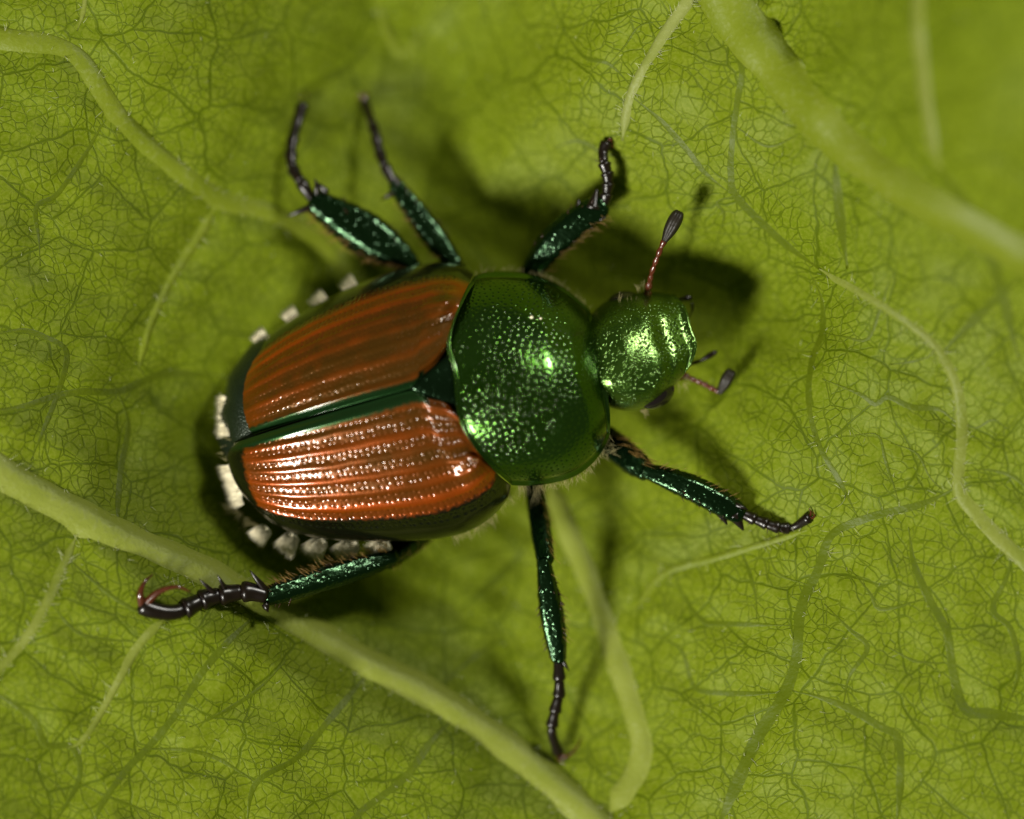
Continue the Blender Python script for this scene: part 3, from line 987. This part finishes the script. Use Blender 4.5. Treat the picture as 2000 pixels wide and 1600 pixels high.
def antenna(pts, r, club_a, club_b, cw):
    """stalk of beads + three leaf-like club plates"""
    path = cr(PA(pts), 60)
    tt = np.linspace(0, 1, 60)
    rad = r * (1 + 0.5 * np.abs(np.sin(tt * np.pi * 7)) - 0.2) * np.interp(tt, [0, 0.06, 0.2, 0.35, 0.9, 1], [1.0, 1.5, 1.35, 0.95, 1.05, 1.3])
    v, f = sweep(path, rad, rad, m=10)
    an = build('antenna', v, f, M['antenna'], beetle)
    a, b = P(*club_a), P(*club_b)
    d = b - a
    sd = np.cross(d, (0, 0, 1.0))
    sd /= np.linalg.norm(sd)
    for k in (-1, 0, 1):
        o = sd * k * cw * 0.24
        p = cr(np.array([a + o * 0.3, a + d * 0.35 + o * 0.9, a + d * 0.75 + o, b + o * 0.8]), 24)
        tt = np.linspace(0, 1, 24)
        w = cw * (0.30 + 0.70 * np.sin(np.clip(tt * 0.62 + 0.08, 0, 1) * np.pi)) * np.sqrt(np.clip(1 - tt ** 8, 0, 1)) * 0.62
        v, f = sweep(p, w * 0.62 + 0.004, w * 1.25 + 0.004, m=12)
        build('club_plate', v, f, M['club'], an)
    return an


antenna([(1263, 580, -1.55), (1268, 556, -1.25), (1274, 530, -0.95), (1285, 500, -0.7), (1293, 480, -0.6), (1301, 464, -0.55)], 0.050,
        (1298, 470, -0.55), (1328, 412, -0.35), 0.25)
antenna([(1322, 738, -1.75), (1337, 735, -1.75), (1355, 742, -1.75), (1375, 750, -1.75), (1395, 761, -1.75), (1408, 765, -1.75)], 0.050,
        (1405, 768, -1.75), (1430, 722, -1.55), 0.22)


def palp(pts, r):
    path = cr(PA(pts), 24)
    tt = np.linspace(0, 1, 24)
    rad = r * np.interp(tt, [0, 0.3, 0.42, 0.7, 0.9, 1], [0.6, 0.8, 0.55, 1.1, 1.0, 0.35])
    v, f = sweep(path, rad, rad, m=10)
    build('palp', v, f, M['tarsus'], head)


palp([(1345, 712, -1.9), (1365, 706, -1.8), (1382, 697, -1.75), (1401, 686, -1.75)], 0.062)
palp([(1320, 590, -1.9), (1333, 584, -1.75), (1352, 581, -1.75)], 0.062)
palp([(1345, 620, -2.0), (1352, 606, -1.95), (1351, 590, -1.9)], 0.03)

# --- hair fringes along the pronotum edge and the shoulder
mb = MB()
n, m = pron_g.shape[:2]
for i in range(110):
    u = rng.uniform(0.02, 1)
    p = pron_g[int(u * (n - 1)), -1]
    hair(mb, p + (0, 0, -0.08), (rng.normal(0.15, 0.35), -1, rng.uniform(-0.3, 0.4)), rng.uniform(0.08, 0.24), 0.0055, rng.normal(0, 0.25, 3))
for i in range(70):
    u = rng.uniform(0.0, 1)
    p = pron_g[int(u * (n - 1)), 0]
    hair(mb, p + (0, 0, -0.08), (rng.normal(0.2, 0.35), 1, rng.uniform(-0.3, 0.4)), rng.uniform(0.08, 0.18), 0.007, rng.normal(0, 0.25, 3))
for i in range(40):
    x = rng.uniform(975, 1060)
    hair(mb, P(x, 955 + rng.uniform(-6, 6) - (x - 975) * 0.08, -1.6), (rng.normal(0, 0.4), -1, rng.uniform(-0.2, 0.2)), rng.uniform(0.18, 0.38), 0.0055, rng.normal(0, 0.3, 3))
for i in range(26):
    hair(mb, P(1180 + rng.uniform(-12, 16), 872 + rng.uniform(-14, 20), -1.4), (rng.normal(0.3, 0.6), rng.normal(-0.2, 0.6), 0.3), rng.uniform(0.15, 0.30), 0.0055, rng.normal(0, 0.3, 3))
build('fringe_hair', mb.verts(), mb.f, M['pale_hair'], beetle, stuff=True)
mb = MB()
for i in range(70):  # flank hairs below the wing case
    x = rng.uniform(880, 1000)
    y = np.interp(x, [880, 960, 1000], [1052, 1012, 955])
    hair(mb, P(x, y - 3, -1.7), (rng.normal(0.2, 0.3), -1, rng.uniform(-0.3, 0.1)), rng.uniform(0.12, 0.30), 0.007, rng.normal(0, 0.3, 3))
for i in range(50):  # tail
    a = rng.uniform(0, 1)
    x, y = 452 + 60 * a, 985 + 45 * a
    hair(mb, P(x, y, -1.9), (-0.8 + rng.normal(0, 0.3), -0.6 + rng.normal(0, 0.3), 0), rng.uniform(0.15, 0.38), 0.008, rng.normal(0, 0.25, 3))
for i in range(26):
    hair(mb, P(445 + rng.normal(0, 5), 880 + rng.uniform(-60, 60), -1.6), (-1, rng.normal(-0.2, 0.4), 0.2), rng.uniform(0.08, 0.2), 0.007, rng.normal(0, 0.25, 3))
build('flank_hair', mb.verts(), mb.f, M['pale_hair'], beetle, stuff=True)


# --- white hair tufts
def tuft(base, tip, wb, z0, z1, nh=320, fan=0.25):
    """dense brush of white hairs from base line to tip (px)"""
    b, t_ = P(base[0], base[1], z0), P(tip[0], tip[1], z1)
    d = t_ - b
    L = np.linalg.norm(d)
    sd = np.cross(d, (0, 0, 1.0))
    sd /= np.linalg.norm(sd)
    mb = MB()
    w = wb / PPM
    # felted core
    path = cr(np.array([b - d * 0.15, b + d * 0.2, b + d * 0.45, b + d * 0.62]), 10)
    v, f = sweep(path, w * np.array([0.7, .85, .92, .95, .95, .92, .88, .8, .6, .25]) * 0.8, 0.035 * np.linspace(1, 0.4, 10), m=10)
    mb.add(v, f)
    for i in range(nh):
        k = rng.uniform(-1, 1)
        st_ = rng.uniform(-0.1, 0.35)
        p = b + sd * k * w * 0.9 + d * st_ + np.array([0, 0, rng.normal(0.02, 0.025)])
        dd = d / L + sd * (k * fan + rng.normal(0, 0.06)) + np.array([0, 0, rng.normal(0.0, 0.06)])
        hair(mb, p, dd, L * rng.uniform(0.80, 1.10) * (1 - st_ * 0.9), 0.010, rng.normal(0, 0.06, 3), seg=2)
    build('hair_tuft', mb.verts(), mb.f, M['white_hair'], beetle)


tuft((520, 1034), (496, 1058), 15, -1.55, -1.55)
tuft((572, 1048), (550, 1080), 17, -1.5, -1.5)
tuft((628, 1058), (603, 1088), 18, -1.5, -1.5)
tuft((690, 1061), (662, 1092), 19, -1.5, -1.5)
tuft((752, 1061), (726, 1090), 19, -1.5, -1.5)
tuft((446, 812), (421, 812), 44, -1.6, -2.0, 620, 0.05)
tuft((462, 946), (437, 954), 46, -1.5, -1.9, 640, 0.05)
tuft((514, 664), (498, 648), 12, -2.2, -2.3)
tuft((576, 626), (558, 604), 12, -2.2, -2.3)
tuft((634, 596), (612, 577), 13, -2.2, -2.3)
tuft((690, 566), (670, 547), 13, -2.2, -2.3)


# --- legs
def seg_sweep(a, b, prof_w, prof_t, bend=(0, 0, 0), n=48, m=30, up=(0, 0, 1), e=1.0):
    tt = np.linspace(0, 1, n)
    path = a + (b - a) * tt[:, None] + np.asarray(bend) * np.sin(tt * np.pi)[:, None]
    w = np.interp(tt, np.linspace(0, 1, len(prof_w)), prof_w)
    h = np.interp(tt, np.linspace(0, 1, len(prof_t)), prof_t)
    ker = np.hanning(7) / np.hanning(7).sum()
    w = np.convolve(np.pad(w, 3, mode='edge'), ker, mode='valid')
    h = np.convolve(np.pad(h, 3, mode='edge'), ker, mode='valid')
    w[0] *= 0.6
    w[-1] *= 0.7
    h[0] *= 0.6
    h[-1] *= 0.7
    w[1] *= 0.9
    w[-2] *= 0.9
    return sweep(path, w, h, up, m, e, ridge=0.055), path, w, h


def make_leg(femur, tibia, tarsus, claws, tib_w, tib_t, fem_w, teeth=(), spurs=(), hair_side=0, hairs=30, spines=10, tr=0.085, bend=(0, 0, 0), claw_r=0.038, tup=(0, 0, 1), femh=0):
    fa, fb = [P(*q) for q in femur]
    (v, f), fpath, fw, fh = seg_sweep(fa, fb, [x / PPM for x in fem_w], [0.75 * x / PPM for x in fem_w])
    leg = build('leg', v, f, M['leg'], beetle)
    ta, tb = [P(*q) for q in tibia]
    (v, f), tpath, tw, tth = seg_sweep(ta, tb, [x / PPM for x in tib_w], [x / PPM for x in tib_t], bend=bend, up=tup, e=0.85)
    tib = build('tibia', v, f, M['leg'], leg)
    for q in teeth:   # outer teeth of the digging front tibia
        a, b = P(*q[0]), P(*q[1])
        p = cr(np.array([a, (a + b) / 2, b]), 8)
        r = q[2] / PPM * np.linspace(1, 0.12, 8)
        v, f = sweep(p, r, r * 0.7, m=8)
        build('tooth', v, f, M['tarsus'], leg)
    for q in spurs:
        a, b = P(*q[0]), P(*q[1])
        p = cr(np.array([a, a * 0.45 + b * 0.55 + (0, 0, 0.03), b]), 8)
        r = q[2] / PPM * np.array([1, 1.05, 0.95, 0.85, 0.7, 0.5, 0.3, 0.08])
        v, f = sweep(p, r, r, m=8)
        build('spur', v, f, M['tarsus'], leg)
    # tarsus: five segments
    if isinstance(tarsus[-1], tuple) and len(tarsus[-1]) == 2:
        tip = on_leaf(*tarsus[-1], up=tr * 0.75)
        pts = np.vstack([PA(tarsus[:-1]), tip])
    else:
        pts = PA(tarsus)
    path = cr(pts, 100)
    cuts = [0, 0.21, 0.37, 0.52, 0.66, 1.0]
    mbs = MB()
    prev = None
    for i in range(5):
        a, b = cuts[i], cuts[i + 1]
        k0, k1 = int(a * 99), int(b * 99)
        p = at_arc(path[max(0, k0 - 1):k1 + 1], np.linspace(0, 1, 14))
        pr = np.interp(np.linspace(0, 1, 14), [0, 0.08, 0.5, 0.82, 0.96, 1], [0.6, 0.80, 0.9, 1.10, 0.98, 0.62] if i < 4 else [0.6, 0.76, 0.80, 0.94, 1.0, 0.55])
        v, f = sweep(p, pr * tr, pr * tr * 0.92, m=12)
        seg = build('tarsal_segment', v, f, M['tarsus'] if i < 4 else M['tarsus'], leg)
        if i < 4:     # bristles at the end of each segment
            e_ = p[-3]
            d = p[-1] - p[-4]
            for q in range(3):
                dd = d / np.linalg.norm(d) + rng.normal(0, 0.55, 3)
                hair(mbs, e_, dd, rng.uniform(0.16, 0.30), 0.017)
    for cl in claws:
        pc = np.array([P(*q) for q in cl])
        for k_, q in enumerate(cl):
            if k_ and pc[k_][2] < leafz(pc[k_][0], pc[k_][1]) + 0.06:
                pc[k_] = on_leaf(q[0], q[1], 0.06)
        p = cr(pc, 20)
        r = claw_r * np.linspace(1.15, 0.18, 20)
        v, f = sweep(p, r, r, m=10)
        build('claw', v, f, M['claw'], leg)
    # dark spines and golden hairs along the tibia
    T_, sd, N_ = frames(tpath, tup)
    for i in range(spines):
        k = rng.integers(10, len(tpath) - 2)
        sg = rng.choice([-1, 1])
        ang = rng.uniform(-0.3, 1.2)
        b = tpath[k] + sd[k] * sg * tw[k] * 0.92 * math.cos(ang) + N_[k] * tth[k] * 0.9 * math.sin(ang)
        hair(mbs, b, sd[k] * sg * math.cos(ang) + N_[k] * math.sin(ang) * 0.7 + T_[k] * 1.0, rng.uniform(0.10, 0.20), 0.018)
    if mbs.n:
        build('spines', mbs.verts(), mbs.f, M['dark_hair'], leg, stuff=True)
    mbh = MB()
    for i in range(int(hairs * 1.6)):
        k = rng.integers(2, len(tpath) - 3)
        ang = rng.uniform(-0.5, 1.0)
        sg = hair_side
        b = tpath[k] + sd[k] * sg * tw[k] * 0.95 * math.cos(ang) + N_[k] * tth[k] * 0.95 * math.sin(ang)
        hair(mbh, b, sd[k] * sg * 0.8 + N_[k] * 0.15 + T_[k] * rng.uniform(0.4, 1.0), rng.uniform(0.14, 0.32), 0.006, rng.normal(0, 0.12, 3))
    T2, sd2, N2 = frames(fpath, (0, 0, 1))
    for i in range(abs(femh)):
        k = rng.integers(4, len(fpath) - 3)
        sg = np.sign(femh)
        ang = rng.uniform(0.0, 1.3)
        b = fpath[k] + sd2[k] * sg * fw[k] * 0.97 * math.cos(ang) + N2[k] * fh[k] * 0.97 * math.sin(ang)
        hair(mbh, b, sd2[k] * sg * 0.35 + N2[k] * 0.22 + T2[k] * 1.0, rng.uniform(0.20, 0.40), 0.006, rng.normal(0, 0.12, 3))
    if mbh.n:
        build('leg_hair', mbh.verts(), mbh.f, M['gold_hair'], leg, stuff=True)
    return leg


# left hind
make_leg(femur=[(760, 660, -3.0), (808, 508, -2.3)], tibia=[(812, 518, -2.3), (607, 388, -2.3)],
         tarsus=[(612, 392, -2.3), (592, 362, -2.25), (571, 325, -2.5), (570, 285, -2.7), (580, 245, -3.0), (593, 200)],
         claws=[[(592, 205, -3.55), (600, 185, -3.5), (606, 190, -3.75)], [(592, 205, -3.55), (586, 186, -3.5), (588, 196, -3.75)]],
         tib_w=[15, 27, 38, 44, 43, 37, 30, 24], tib_t=[16, 22, 26, 28, 26, 24, 20, 16], fem_w=[30, 34, 30, 18],
         spurs=[((612, 402, -2.2), (558, 424, -2.3), 7), ((620, 380, -2.1), (616, 348, -2.0), 6), ((640, 376, -2.1), (612, 352, -2.1), 6)], hair_side=1, hairs=70, spines=26, tr=0.140)
# left middle
make_leg(femur=[(880, 640, -3.0), (890, 515, -2.4)], tibia=[(893, 522, -2.4), (768, 355, -2.6)],
         tarsus=[(771, 360, -2.6), (752, 325, -2.7), (741, 295, -2.9), (733, 262, -3.1), (724, 232, -3.4), (711, 196)],
         claws=[[(712, 202, -3.8), (704, 184, -3.7), (700, 196, -3.95)], [(712, 202, -3.8), (714, 182, -3.7), (720, 190, -3.95)]],
         tib_w=[16, 20, 23, 24, 23, 21, 18, 14], tib_t=[16, 20, 22, 22, 20, 18, 16, 12], fem_w=[26, 30, 26, 18],
         spurs=[((776, 372, -2.5), (742, 392, -2.6), 6), ((778, 362, -2.5), (776, 340, -2.4), 5)], hair_side=1, hairs=26, spines=22, tr=0.125)
# left front
make_leg(femur=[(1010, 640, -2.9), (1030, 540, -2.1)], tibia=[(1028, 542, -2.1), (1184, 396, -1.5)],
         tarsus=[(1178, 402, -1.5), (1186, 372, -1.45), (1187, 345, -1.4), (1180, 318, -1.4), (1178, 296, -1.5), (1186, 276)],
         claws=[[(1184, 280, -1.55), (1192, 272, -1.6), (1198, 290, -1.85)], [(1184, 280, -1.55), (1190, 278, -1.7), (1193, 296, -1.95)]],
         tib_w=[18, 24, 28, 30, 30, 29, 26, 20], tib_t=[16, 20, 22, 22, 20, 18, 16, 12], fem_w=[26, 30, 28, 20], bend=(-0.10, 0.12, 0.1),
         teeth=[((1158, 408, -1.45), (1166, 368, -1.45), 17), ((1128, 424, -1.55), (1130, 388, -1.55), 14)],
         spurs=[((1170, 430, -1.5), (1185, 424, -1.45), 4)], hair_side=-1, hairs=40, spines=10, tr=0.140)
# right front
make_leg(femur=[(1160, 842, -2.2), (1268, 926, -1.3)], tibia=[(1254, 918, -1.3), (1452, 1010, -1.1)],
         tarsus=[(1448, 1003, -1.1), (1468, 1012, -1.1), (1486, 1019, -1.1), (1515, 1029, -1.1), (1548, 1030, -1.2), (1582, 1010)],
         claws=[[(1576, 1014, -0.95), (1584, 1003, -1.05), (1580, 992, -1.2)], [(1576, 1014, -0.95), (1590, 1010, -1.0), (1588, 998, -1.2)]],
         tib_w=[13, 19, 23, 25, 26, 26, 24, 18], tib_t=[14, 18, 20, 20, 18, 17, 15, 11], fem_w=[24, 28, 27, 26, 18], bend=(0.05, 0.08, 0.1),
         teeth=[((1434, 1004, -1.05), (1452, 1036, -1.1), 16), ((1404, 994, -1.05), (1420, 1025, -1.1), 13)],
         spurs=[((1436, 985, -1.0), (1462, 996, -0.95), 5)], hair_side=1, hairs=18, spines=14, tr=0.130, femh=70)
# right middle
make_leg(femur=[(1035, 900, -2.7), (1066, 1102, -1.2)], tibia=[(1060, 1088, -1.2), (1092, 1295, -1.5)],
         tarsus=[(1090, 1288, -1.5), (1092, 1320, -1.5), (1092, 1355, -1.6), (1085, 1385, -1.7), (1078, 1430, -1.9), (1092, 1474)],
         claws=[[(1090, 1470, -2.45), (1104, 1478, -2.45), (1122, 1466, -2.5), (1136, 1440, -2.62)], [(1090, 1470, -2.45), (1092, 1484, -2.5), (1104, 1492, -2.6)]],
         tib_w=[13, 16, 20, 23, 24, 22, 19, 14], tib_t=[13, 16, 20, 22, 22, 20, 16, 12], fem_w=[18, 19, 20, 20, 17],
         spurs=[((1096, 1285, -1.5), (1112, 1312, -1.5), 5)], hair_side=1, hairs=10, spines=26, tr=0.135, femh=36, claw_r=0.045)
# right hind
make_leg(femur=[(840, 1020, -2.7), (748, 1098, -1.6)], tibia=[(775, 1086, -1.6), (512, 1168, -0.5)],
         tarsus=[(522, 1164, -0.45), (485, 1156, -0.4), (445, 1160, -0.35), (400, 1170, -0.25), (345, 1195, 0.0), (300, 1192, 0.12), (272, 1180, 0.15)],
         claws=[[(278, 1182, 0.2), (274, 1160, 0.35), (282, 1138, 0.35), (298, 1122, 0.2)], [(284, 1180, 0.2), (310, 1156, 0.35), (345, 1146, 0.4), (372, 1156, 0.3)]],
         tib_w=[16, 20, 23, 24, 24, 22, 22, 17], tib_t=[16, 18, 20, 21, 20, 19, 18, 15], fem_w=[26, 30, 26, 20],
         spurs=[((520, 1155, -0.4), (487, 1113, -0.2), 7), ((518, 1180, -0.4), (524, 1196, -0.4), 7), ((420, 1160, -0.2), (388, 1130, 0.0), 5), ((440, 1150, -0.2), (424, 1122, 0.0), 5)],
         hair_side=-1, hairs=90, spines=14, tr=0.215, claw_r=0.09, femh=30)

# --- two pale specks on the pronotum, built as tiny ellipsoids
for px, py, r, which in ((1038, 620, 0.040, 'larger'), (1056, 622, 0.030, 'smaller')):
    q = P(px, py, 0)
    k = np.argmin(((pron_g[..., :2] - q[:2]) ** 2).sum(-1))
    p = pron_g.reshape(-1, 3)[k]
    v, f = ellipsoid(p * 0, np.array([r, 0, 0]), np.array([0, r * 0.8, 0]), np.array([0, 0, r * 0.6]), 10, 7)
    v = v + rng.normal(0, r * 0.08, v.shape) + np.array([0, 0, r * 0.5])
    g_ = root('pale_speck', tuple(p), which + ' of the two tiny pale specks on the green pronotum', 'dust', 'pale specks on the pronotum')
    build('speck_blob', v + p, f, M['white_hair'], g_)
